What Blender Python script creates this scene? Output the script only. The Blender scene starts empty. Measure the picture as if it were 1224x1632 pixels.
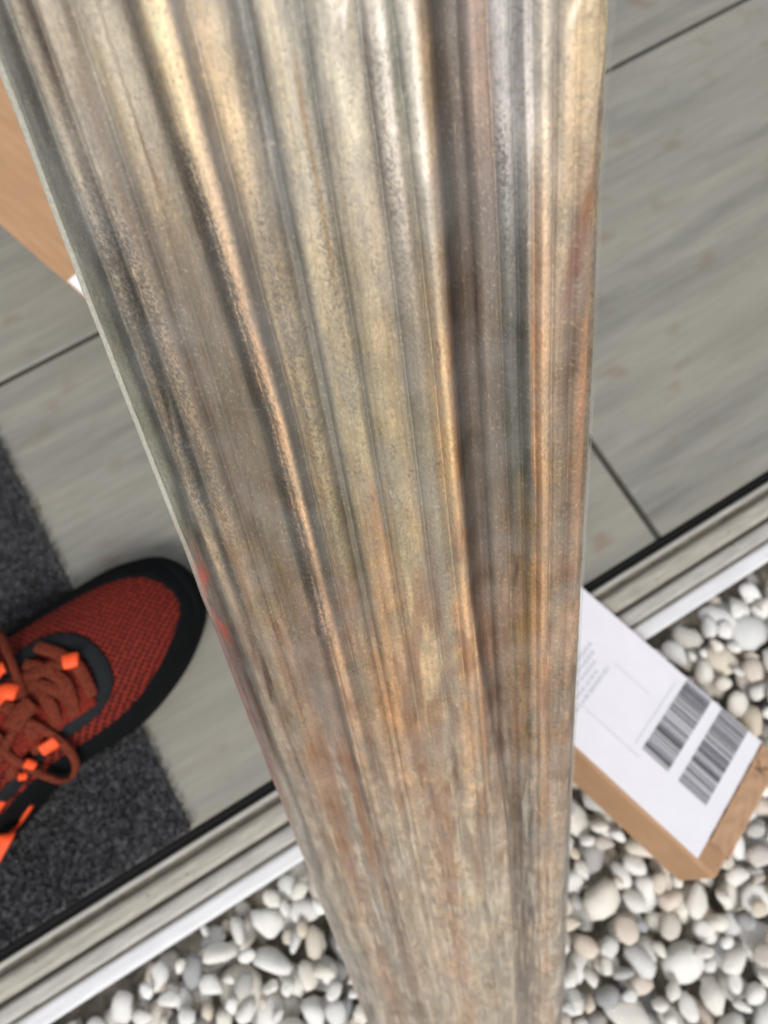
import bpy, bmesh, math, random
import numpy as np
from mathutils import Vector, Matrix, Euler
from mathutils.bvhtree import BVHTree

scene = bpy.context.scene
COL = scene.collection

# ------------------------------------------------------------------ camera
FPX, TILT, CAM_H = 1131.0, math.radians(14), 0.58      # focal length in photo pixels, tilt off the nadir, height
cam_d = bpy.data.cameras.new("camera")
cam = bpy.data.objects.new("camera", cam_d)
COL.objects.link(cam)
cam.location = (0, 0, CAM_H)
cam.rotation_euler = (TILT, 0, 0)
cam_d.sensor_fit = 'VERTICAL'
cam_d.sensor_height = 36.0
cam_d.lens = FPX / 1632 * 36
cam_d.clip_start, cam_d.clip_end = 0.005, 500
cam_d.dof.use_dof = True
cam_d.dof.focus_distance = 0.212
cam_d.dof.aperture_fstop = cam_d.lens / 2.3
scene.camera = cam

# ------------------------------------------------------------------ sky, sun, exposure
SUN_EL, SUN_AZ = math.radians(55), math.radians(172)   # azimuth: compass-like, 0 = +Y, clockwise
world = bpy.data.worlds.new("World")
scene.world = world
world.use_nodes = True
nt = world.node_tree
bg = nt.nodes["Background"]
sky = nt.nodes.new("ShaderNodeTexSky")
sky.sky_type = 'NISHITA'
sky.sun_disc = False
sky.sun_elevation, sky.sun_rotation = SUN_EL, SUN_AZ
sky.air_density, sky.dust_density, sky.ozone_density = 1.0, 4.0, 0.6
hs = nt.nodes.new("ShaderNodeHueSaturation")
hs.inputs["Saturation"].default_value = 0.18
nt.links.new(sky.outputs[0], hs.inputs["Color"])
nt.links.new(hs.outputs[0], bg.inputs["Color"])
bg.inputs["Strength"].default_value = 0.12
sun_d = bpy.data.lights.new("sun", 'SUN')
sun_d.energy = 1.5
sun_d.angle = math.radians(20)
sun_d.color = (1.0, 0.965, 0.92)
sun = bpy.data.objects.new("sun", sun_d)
COL.objects.link(sun)
sv = Vector((math.sin(SUN_AZ) * math.cos(SUN_EL), math.cos(SUN_AZ) * math.cos(SUN_EL), math.sin(SUN_EL)))
sun.rotation_euler = sv.to_track_quat('Z', 'Y').to_euler()
scene.view_settings.view_transform = 'Standard'
scene.view_settings.look = 'None'
scene.view_settings.gamma = 1
scene.view_settings.use_curve_mapping = False
scene.view_settings.exposure = 0.15
scene.cycles.use_denoising = True
scene.cycles.max_bounces = 6

# ------------------------------------------------------------------ measuring helpers
CU = Vector((0, math.cos(TILT), math.sin(TILT)))
CF = Vector((0, math.sin(TILT), -math.cos(TILT)))
CX = Vector((1, 0, 0))
CC = Vector((0, 0, CAM_H))
def ray(x, y): return CX * ((x - 612) / FPX) - CU * ((y - 816) / FPX) + CF
def at(x, y, z=0.0):
    d = ray(x, y)
    return CC + d * ((z - CAM_H) / d.z)
HA = math.radians(31)                                    # the house runs at this angle
HR = Matrix.Rotation(HA, 3, 'Z')
def ap(x, y, z=0.0):
    """photo pixel at height z -> (along the sill, into the house)"""
    p = HR.transposed() @ at(x, y, z)
    return p.x, p.y

# ------------------------------------------------------------------ object helpers
def mesh_obj(name, mesh, mat=None, parent=None, smooth=False):
    o = bpy.data.objects.new(name, mesh)
    COL.objects.link(o)
    if mat: mesh.materials.append(mat)
    if parent: o.parent = parent
    if smooth:
        mesh.polygons.foreach_set("use_smooth", [True] * len(mesh.polygons))
    return o
def bm_obj(name, bm, mat=None, parent=None, smooth=False):
    bmesh.ops.recalc_face_normals(bm, faces=bm.faces)
    m = bpy.data.meshes.new(name)
    bm.to_mesh(m); bm.free()
    return mesh_obj(name, m, mat, parent, smooth)
def empty(name, loc=(0, 0, 0), rot=(0, 0, 0)):
    o = bpy.data.objects.new(name, None)
    o.empty_display_size = 0.05
    COL.objects.link(o)
    o.location = loc; o.rotation_euler = rot
    return o
def tag(o, label=None, cat=None, group=None, kind=None):
    for k, v in (("label", label), ("category", cat), ("group", group), ("kind", kind)):
        if v: o[k] = v
    return o
def box_bm(x0, x1, y0, y1, z0, z1, bevel=0.0, seg=2, bm=None):
    b = bm or bmesh.new()
    vs = [b.verts.new((x, y, z)) for x in (x0, x1) for y in (y0, y1) for z in (z0, z1)]
    for q in ((0, 1, 3, 2), (4, 6, 7, 5), (0, 4, 5, 1), (2, 3, 7, 6), (0, 2, 6, 4), (1, 5, 7, 3)):
        b.faces.new([vs[i] for i in q])
    if bevel:
        bmesh.ops.recalc_face_normals(b, faces=b.faces)
        bmesh.ops.bevel(b, geom=list(b.edges), offset=bevel, segments=seg, affect='EDGES', profile=0.5)
    return b

# ------------------------------------------------------------------ materials
def s2l(c):
    return tuple(((v / 255) / 12.92 if v / 255 <= 0.04045 else ((v / 255 + 0.055) / 1.055) ** 2.4) for v in c)
def lin(c): return s2l(c) + (1.0,)
class NT:
    def __init__(self, name):
        self.m = bpy.data.materials.new(name)
        self.m.use_nodes = True
        self.t = self.m.node_tree
        self.b = self.t.nodes["Principled BSDF"]
    def n(self, typ, **kw):
        nd = self.t.nodes.new(typ)
        for k, v in kw.items():
            if k in nd.inputs: nd.inputs[k].default_value = v
            else: setattr(nd, k, v)
        return nd
    def l(self, a, b): self.t.links.new(a, b)
    def coord(self, scale=(1, 1, 1), kind="Object", rot=(0, 0, 0)):
        c = self.n("ShaderNodeTexCoord")
        mp = self.n("ShaderNodeMapping")
        mp.inputs["Scale"].default_value = scale
        mp.inputs["Rotation"].default_value = rot
        self.l(c.outputs[kind], mp.inputs["Vector"])
        return mp.outputs["Vector"]
    def noise(self, vec, scale, detail=3.0, rough=0.55):
        nz = self.n("ShaderNodeTexNoise")
        nz.inputs["Scale"].default_value = scale
        nz.inputs["Detail"].default_value = detail
        nz.inputs["Roughness"].default_value = rough
        self.l(vec, nz.inputs["Vector"])
        return nz.outputs["Fac"]
    def ramp(self, fac, stops):
        r = self.n("ShaderNodeValToRGB")
        e = r.color_ramp.elements
        while len(e) < len(stops): e.new(0.5)
        for el, (p, c) in zip(e, stops):
            el.position = p
            el.color = c if len(c) == 4 else tuple(c) + (1,)
        self.l(fac, r.inputs["Fac"])
        return r.outputs["Color"]
    def mix(self, fac, a, b, mode='MIX'):
        m = self.n("ShaderNodeMix", data_type='RGBA', blend_type=mode)
        for v, i in ((fac, 0), (a, 6), (b, 7)):
            if isinstance(v, (int, float)): m.inputs[i].default_value = v
            elif isinstance(v, tuple): m.inputs[i].default_value = v
            else: self.l(v, m.inputs[i])
        return m.outputs[2]
    def math(self, op, a, b=None):
        m = self.n("ShaderNodeMath", operation=op)
        for v, i in ((a, 0), (b, 1)):
            if v is None: continue
            if isinstance(v, (int, float)): m.inputs[i].default_value = v
            else: self.l(v, m.inputs[i])
        return m.outputs[0]
    def bump(self, h, strength=0.3, dist=0.001):
        b = self.n("ShaderNodeBump")
        b.inputs["Strength"].default_value = strength
        b.inputs["Distance"].default_value = dist
        self.l(h, b.inputs["Height"])
        self.l(b.outputs["Normal"], self.b.inputs["Normal"])
    def set(self, color=None, rough=None, spec=None, metal=None, coat=None, coat_rough=None, sheen=None):
        for k, v in (("Base Color", color), ("Roughness", rough), ("Specular IOR Level", spec), ("Metallic", metal),
                     ("Coat Weight", coat), ("Coat Roughness", coat_rough), ("Sheen Weight", sheen)):
            if v is None: continue
            if hasattr(v, "is_linked"): self.l(v, self.b.inputs[k])
            else: self.b.inputs[k].default_value = v
        return self

def mat_plank():
    k = NT("grey_wood_plank")
    inf = k.n("ShaderNodeObjectInfo")
    off = k.n("ShaderNodeVectorMath", operation='SCALE'); off.inputs["Scale"].default_value = 7.0
    cmb = k.n("ShaderNodeCombineXYZ"); k.l(inf.outputs["Random"], cmb.inputs[0]); k.l(inf.outputs["Random"], cmb.inputs[1])
    k.l(cmb.outputs[0], off.inputs[0])
    def vec(sc):
        v = k.coord(sc); a = k.n("ShaderNodeVectorMath", operation='ADD')
        k.l(v, a.inputs[0]); k.l(off.outputs[0], a.inputs[1]); return a.outputs[0]
    g1 = k.noise(vec((3.2, 30, 5)), 1.0, 7, 0.68)
    g2 = k.noise(vec((18, 190, 18)), 1.0, 3, 0.6)
    cl = k.noise(vec((4, 9, 4)), 1.0, 3, 0.5)
    c1 = k.ramp(g1, [(0.26, lin((96, 96, 92))), (0.43, lin((126, 127, 122))), (0.58, lin((146, 145, 137))), (0.78, lin((124, 118, 107)))])
    c2 = k.mix(k.ramp(g2, [(0.35, (0, 0, 0)), (0.75, (.42, .42, .42))]), c1, lin((106, 103, 96)))
    c3 = k.mix(k.ramp(cl, [(0.35, (0, 0, 0)), (0.7, (.42, .42, .42))]), c2, lin((150, 145, 131)))
    sp = k.noise(vec((26, 40, 26)), 1.0, 2, 0.4)
    c4 = k.mix(k.ramp(sp, [(0.62, (0, 0, 0)), (0.76, (.5, .5, .5))]), c3, lin((122, 100, 78)))
    k.set(color=c4, rough=0.42, spec=0.4)
    k.bump(g2, 0.25, 0.0004)
    return k.m

def mat_simple(name, c, rough=0.5, spec=0.5, var=0.15, scale=60, bump=0.15, dist=0.0006, metal=0.0, stretch=(1, 1, 1), dark=None):
    k = NT(name)
    v = k.coord(stretch)
    nz = k.noise(v, scale, 4, 0.6)
    d = dark or tuple(x * (1 - var) for x in c)
    k.set(color=k.ramp(nz, [(0.3, lin(d)), (0.7, lin(c))]), rough=rough, spec=spec, metal=metal)
    k.bump(nz, bump, dist)
    return k.m

def mat_pebble():
    k = NT("river_pebble")
    inf = k.n("ShaderNodeObjectInfo"); geo = k.n("ShaderNodeNewGeometry")
    r = k.math('FRACT', k.math('ADD', inf.outputs["Random"], geo.outputs["Random Per Island"]))
    base = k.ramp(r, [(0.0, lin((245, 244, 240))), (0.22, lin((240, 240, 238))), (0.40, lin((243, 238, 226))), (0.54, lin((222, 224, 225))),
                      (0.64, lin((238, 236, 230))), (0.78, lin((224, 212, 192))), (0.87, lin((184, 186, 188))), (0.93, lin((236, 220, 204))), (0.98, lin((158, 161, 166)))])
    k.t.nodes[-1].color_ramp.interpolation = 'LINEAR'
    v = k.coord((1, 1, 1))
    vo = k.n("ShaderNodeVectorMath", operation='ADD')
    cm = k.n("ShaderNodeCombineXYZ"); k.l(r, cm.inputs[0]); k.l(r, cm.inputs[1])
    k.l(v, vo.inputs[0]); k.l(cm.outputs[0], vo.inputs[1])
    n1 = k.noise(vo.outputs[0], 55, 4, 0.6)
    n2 = k.noise(vo.outputs[0], 260, 4, 0.6)
    c = k.mix(k.ramp(n1, [(0.52, (0, 0, 0)), (0.70, (.48, .48, .48))]), base, lin((208, 194, 166)))
    c = k.mix(k.ramp(n2, [(0.36, (.4, .4, .4)), (0.54, (0, 0, 0))]), c, lin((160, 158, 150)))
    k.set(color=c, rough=0.42, spec=0.45)
    k.bump(k.math('ADD', n2, k.math('MULTIPLY', n1, 2.0)), 0.35, 0.0012)
    return k.m

def mat_column():
    k = NT("mottled_patina_shaded")
    at_ = k.n("ShaderNodeVertexColor"); at_.layer_name = "patina_and_shade"
    v = k.coord((1, 1, 1), "UV")                       # UV in metres: x across, y along
    mp = k.n("ShaderNodeMapping"); mp.inputs["Scale"].default_value = (1.0, 0.45, 1.0); k.l(v, mp.inputs["Vector"])
    fine = k.noise(mp.outputs[0], 1500, 4, 0.7)
    mp2 = k.n("ShaderNodeMapping"); mp2.inputs["Scale"].default_value = (1.0, 0.03, 1.0); k.l(v, mp2.inputs["Vector"])
    lines = k.noise(mp2.outputs[0], 1500, 3, 0.6)
    f1 = k.ramp(fine, [(0.30, (.74, .74, .75)), (0.5, (1.02, 1.02, 1.02)), (0.70, (1.28, 1.26, 1.21))])
    c = k.mix(1.0, at_.outputs["Color"], f1, 'MULTIPLY')
    f2 = k.ramp(lines, [(0.33, (.86, .84, .82)), (0.5, (1, 1, 1)), (0.7, (1.1, 1.1, 1.1))])
    c = k.mix(0.35, c, f2, 'MULTIPLY')
    # pale dust flecks
    vd = k.n("ShaderNodeTexVoronoi"); vd.inputs["Scale"].default_value = 420; k.l(v, vd.inputs["Vector"])
    wh = k.math('LESS_THAN', vd.outputs["Distance"], 0.055)
    sel = k.n("ShaderNodeSeparateColor"); k.l(vd.outputs["Color"], sel.inputs[0])
    wh = k.math('MULTIPLY', wh, k.math('GREATER_THAN', sel.outputs[0], 0.82))
    c = k.mix(k.math('MULTIPLY', wh, 0.75), c, lin((215, 212, 205)))
    big = k.noise(v, 60, 4, 0.6)
    rr = k.ramp(big, [(0.3, (.46, .46, .46)), (0.7, (.60, .60, .60))])
    k.set(color=c, rough=rr, spec=0.4)
    h = k.math('ADD', fine, k.math('MULTIPLY', lines, 0.35))
    k.bump(h, 0.14, 0.00035)
    return k.m

def mat_mesh_red():
    k = NT("red_knit_mesh")
    v = k.coord((1, 1, 1))
    vo = k.n("ShaderNodeTexVoronoi", voronoi_dimensions='2D'); vo.inputs["Scale"].default_value = 270; vo.inputs["Randomness"].default_value = 0.18
    mp = k.n("ShaderNodeMapping"); mp.inputs["Scale"].default_value = (1.0, 1.12, 1.0); mp.inputs["Rotation"].default_value = (0, 0, 0.35)
    k.l(v, mp.inputs[0]); k.l(mp.outputs[0], vo.inputs["Vector"])
    c = k.ramp(vo.outputs["Distance"], [(0.30, lin((30, 9, 8))), (0.43, lin((118, 34, 23))), (0.7, lin((136, 43, 30)))])
    k.set(color=c, rough=0.8, spec=0.2)
    k.bump(vo.outputs["Distance"], 0.5, 0.0012)
    return k.m

def mat_weave(name, c1, c2, scale=420):
    k = NT(name)
    v = k.coord((1, 1, 1))
    vo = k.n("ShaderNodeTexVoronoi"); vo.inputs["Scale"].default_value = scale; k.l(v, vo.inputs["Vector"])
    k.set(color=k.ramp(vo.outputs["Distance"], [(0.1, lin(c1)), (0.55, lin(c2))]), rough=0.85, spec=0.2)
    k.bump(vo.outputs["Distance"], 0.6, 0.001)
    return k.m

M = dict(
    plank=mat_plank(), pebble=mat_pebble(), column=mat_column(), knit=mat_mesh_red(),
    grout=mat_simple("dark_joint", (70, 68, 64), 0.9, 0.2),
    soil=mat_simple("dark_gravel_bed", (176, 168, 154), 0.95, 0.1, 0.4, 90, 0.8, 0.01),
    rail=mat_simple("dusty_ivory_aluminium", (176, 171, 160), 0.5, 0.5, 0.22, 40, 0.1, 0.0004, stretch=(1, 8, 8)),
    rail_white=mat_simple("white_coated_aluminium", (222, 223, 226), 0.35, 0.5, 0.08, 30, 0.05, 0.0004, stretch=(1, 8, 8)),
    rail_dusty=mat_simple("dusty_white_aluminium", (182, 180, 174), 0.48, 0.5, 0.18, 42, 0.1, 0.0004, stretch=(1, 7, 7)),
    bed=mat_simple("dusty_grey_track", (122, 114, 100), 0.7, 0.3, 0.35, 45),
    rubber=mat_simple("black_rubber", (17, 17, 18), 0.75, 0.25, 0.3, 80),
    carpet=None,
    card=mat_simple("brown_cardboard", (184, 146, 112), 0.75, 0.25, 0.09, 30, 0.1, 0.0005, stretch=(1, 6, 1)),
    paper=mat_simple("white_label_paper", (244, 243, 250), 0.4, 0.45, 0.02, 40, 0.03, 0.0003),
    ink=mat_simple("black_print", (84, 84, 94), 0.5, 0.3, 0.2, 200, 0.02),
    grey_ink=mat_simple("faint_grey_print", (214, 214, 224), 0.5, 0.3, 0.06, 200, 0.02),
    sole=mat_simple("black_foam_sole", (15, 17, 19), 0.9, 0.12, 0.3, 120),
    overlay=mat_simple("charcoal_overlay", (30, 34, 38), 0.8, 0.2, 0.25, 160),
    orange=mat_simple("neon_orange_trim", (255, 92, 44), 0.55, 0.3, 0.06, 60),
    lace=mat_weave("rust_brown_lace", (46, 19, 13), (114, 50, 32), 620),
    tongue=mat_weave("dark_red_tongue_knit", (52, 14, 10), (120, 36, 24), 430),
    lining=mat_simple("black_shoe_lining", (18, 18, 20), 0.9, 0.1),
    fold=mat_simple("pale_sheet_edge", (176, 174, 164), 0.35, 0.5, 0.18, 160, 0.2, 0.0004),
)
def mat_tape():
    k = NT("clear_packing_tape")
    v = k.coord((1, 1, 1)); nz = k.noise(v, 45, 4, 0.6)
    k.set(color=lin((190, 152, 120)), rough=0.12, spec=0.5)
    k.bump(nz, 0.5, 0.004)
    return k.m
M["tape"] = mat_tape()
def mat_film():
    k = NT("clear_plastic_film")
    k.t.nodes.remove(k.b)
    out = k.t.nodes["Material Output"]
    tr = k.n("ShaderNodeBsdfTransparent"); tr.inputs[0].default_value = (0.985, 0.98, 0.97, 1)
    gl = k.n("ShaderNodeBsdfGlossy"); gl.inputs["Roughness"].default_value = 0.20
    df = k.n("ShaderNodeBsdfDiffuse"); df.inputs["Color"].default_value = (0.66, 0.65, 0.63, 1)
    fr = k.n("ShaderNodeFresnel"); fr.inputs["IOR"].default_value = 1.42
    v = k.coord((1, 1, 1), "UV"); nz = k.noise(v, 40, 4, 0.6)
    hz = k.ramp(nz, [(0.38, (.015, .015, .015)), (0.72, (.15, .15, .15))])
    m1 = k.n("ShaderNodeMixShader"); k.l(hz, m1.inputs[0]); k.l(tr.outputs[0], m1.inputs[1]); k.l(df.outputs[0], m1.inputs[2])
    m2 = k.n("ShaderNodeMixShader"); k.l(fr.outputs[0], m2.inputs[0]); k.l(m1.outputs[0], m2.inputs[1]); k.l(gl.outputs[0], m2.inputs[2])
    k.l(m2.outputs[0], out.inputs["Surface"])
    return k.m
M["film"] = mat_film()
def mat_carpet():
    k = NT("charcoal_pile")
    geo = k.n("ShaderNodeNewGeometry")
    v = k.coord((1, 1, 1))
    n1 = k.noise(v, 45, 4, 0.65)
    r = k.ramp(geo.outputs["Random Per Island"], [(0, lin((74, 74, 77))), (0.6, lin((86, 85, 88))), (1, lin((98, 97, 100)))])
    c = k.mix(1.0, r, k.ramp(n1, [(0.35, (.88, .88, .88)), (0.65, (1.12, 1.12, 1.12))]), 'MULTIPLY')
    k.set(color=c, rough=0.95, spec=0.1)
    return k.m
M["carpet"] = mat_carpet()

# ------------------------------------------------------------------ the setting: gravel bed, house floor
rng = random.Random(11)
NPR = np.random.RandomState(5)

GRAVEL_Z = -0.046
bm = bmesh.new()
S = 120.0
for x, y in ((-S, -S), (S, -S), (S, S), (-S, S)): bm.verts.new((x, y, GRAVEL_Z))
bm.faces.new(bm.verts)
gravel = tag(bm_obj("gravel_bed", bm, M["soil"]), kind="structure")
gravel["label"] = "bed of white and cream river pebbles outside the door sill"

floor = empty("floor", (0, 0, 0), (0, 0, HA))
tag(floor, "grey wood effect plank floor inside the house", kind="structure")
P0 = -0.0135                                             # inner edge of the rubber seal
bm = box_bm(-2.6, 2.6, P0, 3.2, -0.05, -0.0025)
bm_obj("joint_bed", bm, M["grout"], floor)
# planks: rows of 0.412, one joint where the photo shows it, the others a brick bond away
jx = ap(1000, 786)[0]
ROW = [P0, ap(560, 322)[1]]
ROW += [ROW[1] + 0.412 * i for i in range(1, 7)]
GAP = 0.0027
for i in range(len(ROW) - 1):
    L = 1.2
    start = jx + (0.0 if i % 2 == 0 else 0.47) - 3 * L
    for j in range(6):
        x0, x1 = start + j * L, start + (j + 1) * L
        x0, x1 = max(x0, -2.6), min(x1, 2.6)
        if x1 - x0 < 0.05: continue
        b = box_bm(x0 + GAP, x1 - GAP, ROW[i] + (GAP if i else 0), ROW[i + 1] - GAP, -0.02, 0.0, 0.0012, 1)
        bm_obj("plank", b, M["plank"], floor)

# ------------------------------------------------------------------ door sill with its rails
PO = -0.0765
sill = tag(empty("door_sill", (0, 0, 0), (0, 0, HA)), "ivory aluminium sliding door sill with parallel rails between planks and pebbles", "door sill")
def extrude_profile(name, pts, mat, smooth=True, x0=-2.4, x1=2.4):
    """closed (p, z) profile run along the sill"""
    b = bmesh.new()
    a = [b.verts.new((x0, p, z)) for p, z in pts]
    c = [b.verts.new((x1, p, z)) for p, z in pts]
    n = len(pts)
    for i in range(n): b.faces.new((a[i], a[(i + 1) % n], c[(i + 1) % n], c[i]))
    b.faces.new(a[::-1]); b.faces.new(c)
    return bm_obj(name, b, mat, sill)
def bar_profile(pin, pout, zb, zt, r, seg=4):
    """rounded-top bar between pin (inner, larger p) and pout"""
    pts = [(pin, zb)]
    for i in range(seg + 1):
        t = i / seg * math.pi / 2
        pts.append((pin - r + r * math.cos(t), zt - r + r * math.sin(t)))
    for i in range(seg + 1):
        t = math.pi / 2 + i / seg * math.pi / 2
        pts.append((pout + r + r * math.cos(t), zt - r + r * math.sin(t)))
    pts.append((pout, zb))
    return pts
extrude_profile("seal_strip", bar_profile(P0 - 0.0003, P0 - 0.0072, -0.03, -0.0035, 0.0018), M["rubber"])
W0, W1 = P0 - 0.0075, PO
def f(t): return W0 + (W1 - W0) * t
extrude_profile("track_bed", [(f(0.0), -0.05), (f(0.0), -0.0022), (f(0.96), -0.0040), (f(0.96), -0.05)], M["bed"])
extrude_profile("rail", bar_profile(f(0.015), f(0.09), -0.005, 0.0010, 0.0012), M["rail_dusty"])
extrude_profile("rail", bar_profile(f(0.17), f(0.455), -0.0062, 0.0030, 0.0048, 6), M["rail"])
extrude_profile("rail", bar_profile(f(0.50), f(0.715), -0.0072, 0.0034, 0.0034, 6), M["rail_dusty"])
extrude_profile("rail", bar_profile(f(0.755), f(1.0), -0.0445, 0.0, 0.0035, 6), M["rail_white"])

b = bmesh.new()
for _ in range(420):
    t_ = rng.choice((0.13, 0.13, 0.48, 0.48, 0.735, rng.uniform(.05, .95)))
    r_ = rng.uniform(0.0003, 0.0010)
    zz = -0.002 if t_ in (0.13, 0.48, 0.735) else 0.0032
    bmesh.ops.create_icosphere(b, subdivisions=1, radius=r_, matrix=Matrix.Translation((rng.uniform(-.45, .5), f(t_) + rng.gauss(0, .0006), zz)) @ Matrix.Diagonal((1, rng.uniform(.6, 1), .7, 1)))
gr = bm_obj("grit", b, mat_simple("brown_grit", (120, 98, 74), 0.9, 0.1, 0.5, 400), sill, True)
gr["kind"] = "stuff"

# ------------------------------------------------------------------ charcoal door mat
ma = ap(292, 1303, 0.006)[0]
mat_root = tag(empty("door_mat", (0, 0, 0), (0, 0, HA)), "charcoal pile door mat under the running shoe", "door mat")
MA0, MA1, MP0, MP1 = ma - 0.62, ma, P0 + 0.0003, 0.40 + P0 + 0.09
bm_obj("backing", box_bm(MA0, MA1, MP0, MP1, 0.0006, 0.0035, 0.001, 1), M["carpet"], mat_root)
n_t = 170000
px_ = NPR.uniform(MA0, MA1 + 0.0012, n_t); py_ = NPR.uniform(MP0, MP1, n_t)
px_ = np.where(px_ > MA1 - 0.002, px_ + np.abs(NPR.normal(0, 0.0022, n_t)), px_)
hh = NPR.uniform(0.0035, 0.0065, n_t)
ang = NPR.uniform(0, 2 * math.pi, n_t); wd = NPR.uniform(0.0005, 0.0010, n_t)
lx, ly = NPR.normal(0, 0.0016, n_t), NPR.normal(0, 0.0016, n_t)
V = np.zeros((n_t, 3, 3), np.float32)
V[:, 0] = np.c_[px_ - wd * np.cos(ang), py_ - wd * np.sin(ang), np.full(n_t, 0.0033)]
V[:, 1] = np.c_[px_ + wd * np.cos(ang), py_ + wd * np.sin(ang), np.full(n_t, 0.0033)]
V[:, 2] = np.c_[px_ + lx, py_ + ly, 0.0033 + hh]
me = bpy.data.meshes.new("pile")
me.vertices.add(n_t * 3); me.vertices.foreach_set("co", V.ravel())
me.loops.add(n_t * 3); me.loops.foreach_set("vertex_index", np.arange(n_t * 3, dtype=np.int32))
me.polygons.add(n_t); me.polygons.foreach_set("loop_start", np.arange(0, n_t * 3, 3, dtype=np.int32))
me.update()
pile = mesh_obj("pile", me, M["carpet"], mat_root)
pile["kind"] = "stuff"

# ------------------------------------------------------------------ pebbles
PROTO = []
for k in range(20):
    b = bmesh.new()
    bmesh.ops.create_icosphere(b, subdivisions=3 if k < 0 else 2, radius=1.0)
    r2 = random.Random(100 + k)
    dirs = [(Vector((r2.gauss(0, 1), r2.gauss(0, 1), r2.gauss(0, 1))).normalized(), r2.uniform(0.42, 0.80)) for _ in range(9)]
    sx, sy, sz = 1.0, r2.uniform(0.54, 0.90), r2.uniform(0.42, 0.66)
    for v in b.verts:
        p = v.co.normalized(); acc = 1.0
        for d, lim in dirs:                               # worn-down facets
            q = p.dot(d)
            if q > 0.05: acc += (q / lim) ** 26
        rr_ = min(1.18, 1.14 / acc ** (1 / 26))
        v.co = Vector((p.x * sx, p.y * sy, p.z * sz)) * rr_
    bmesh.ops.smooth_vert(b, verts=b.verts, factor=0.1, use_axis_x=True, use_axis_y=True, use_axis_z=True)
    b.normal_update()
    m = bpy.data.meshes.new("pebble")
    b.to_mesh(m); b.free()
    m.polygons.foreach_set("use_smooth", [True] * len(m.polygons))
    m.materials.append(M["pebble"])
    PROTO.append((m, sx, sy, sz))

# settle them one by one on a height grid, in house coordinates
GA0, GA1, GP0, GP1, RES = -0.52, 0.58, -0.52, PO - 0.001, 0.0022
nx, ny = int((GA1 - GA0) / RES), int((GP1 - GP0) / RES)
HG = np.full((nx, ny), GRAVEL_Z)
gx = (np.arange(nx) + 0.5) * RES + GA0
gy = (np.arange(ny) + 0.5) * RES + GP0
peb = []
def footprint(x, y, rx, ry, th):
    R_ = max(rx, ry)
    i0, i1 = max(0, int((x - R_ - GA0) / RES)), min(nx, int((x + R_ - GA0) / RES) + 1)
    j0, j1 = max(0, int((y - R_ - GP0) / RES)), min(ny, int((y + R_ - GP0) / RES) + 1)
    X, Y = np.meshgrid(gx[i0:i1] - x, gy[j0:j1] - y, indexing='ij')
    c, s = math.cos(th), math.sin(th)
    q = ((X * c + Y * s) / rx) ** 2 + ((-X * s + Y * c) / ry) ** 2
    return (slice(i0, i1), slice(j0, j1)), q
for k in range(9000):
    size = float(np.clip(rng.lognormvariate(math.log(0.0166 if k < 2400 else (0.0132 if k < 5000 else 0.0096)), 0.22), 0.0055, 0.025))
    pi = rng.randrange(len(PROTO))
    m_, sx, sy, sz = PROTO[pi]
    rx, ry, rz = size * sx, size * sy, size * sz
    best = None
    for _ in range(9):
        x = rng.uniform(GA0 + 0.01, GA1 - 0.01)
        y = rng.uniform(GP0 + 0.01, GP1 - rx * 0.96)
        th = rng.uniform(0, math.pi)
        sl, q = footprint(x, y, rx, ry, th)
        ok = q < 0.70
        if not ok.any(): continue
        z = float((HG[sl][ok] + rz * np.sqrt(1 - q[ok])).max())
        if best is None or z < best[0]: best = (z, x, y, th, sl, q, ok)
    if best is None: continue
    z, x, y, th, sl, q, ok = best
    z -= rz * 0.10
    if z + rz > -0.003: continue
    h = HG[sl]
    h[ok] = np.maximum(h[ok], z + rz * np.sqrt(1 - q[ok]))
    peb.append((pi, size, x, y, z, th, rng.uniform(-0.28, 0.28), rng.uniform(-0.28, 0.28), z + rz))
# how open to the camera each lies: its own top against the grid above it
def seen_score(p):
    pi, size, x, y, z, th, a_, b_, top = p
    i, j = int((x - GA0) / RES), int((y - GP0) / RES)
    w = HR @ Vector((x, y, z))
    d = w - CC
    dep = d.dot(CF)
    u_, v_ = 612 + FPX * d.x / dep, 816 - FPX * d.dot(CU) / dep
    inside = -40 < u_ < 1264 and v_ < 1680
    open_ = top - HG[min(i, nx - 1), min(j, ny - 1)] > -0.0015
    hidden = (u_ > 560 + (v_ - 1632) * 0.38 and u_ < 880)
    return (2 if inside else 0) + (1.2 if open_ else 0) - (1.5 if hidden else 0) + size * 8
peb.sort(key=seen_score, reverse=True)
inv_g = Matrix.Identity(4)
def peb_matrix(p):
    pi, size, x, y, z, th, a_, b_, top = p
    w = HR @ Vector((x, y, z))
    return Matrix.Translation(w) @ Euler((a_, b_, th + HA)).to_matrix().to_4x4() @ Matrix.Scale(size, 4)
for p in peb[:298]:
    o = bpy.data.objects.new("pebble", PROTO[p[0]][0])
    COL.objects.link(o)
    o.parent = gravel
    o.matrix_local = peb_matrix(p)
vs, fs, n0 = [], [], 0
for p in peb[298:]:
    m = PROTO[p[0]][0]
    co = np.empty(len(m.vertices) * 3); m.vertices.foreach_get("co", co); co = co.reshape(-1, 3)
    mt = np.array(peb_matrix(p))
    vs.append(co @ mt[:3, :3].T + mt[:3, 3])
    fi = np.empty(len(m.polygons) * 3, np.int32); m.polygons.foreach_get("vertices", fi)
    fs.append(fi + n0); n0 += len(co)
vs = np.concatenate(vs); fs = np.concatenate(fs); nf = len(fs) // 3
me = bpy.data.meshes.new("pebbles")
me.vertices.add(len(vs)); me.vertices.foreach_set("co", vs.ravel().astype(np.float32))
me.loops.add(nf * 3); me.loops.foreach_set("vertex_index", fs.astype(np.int32))
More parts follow.
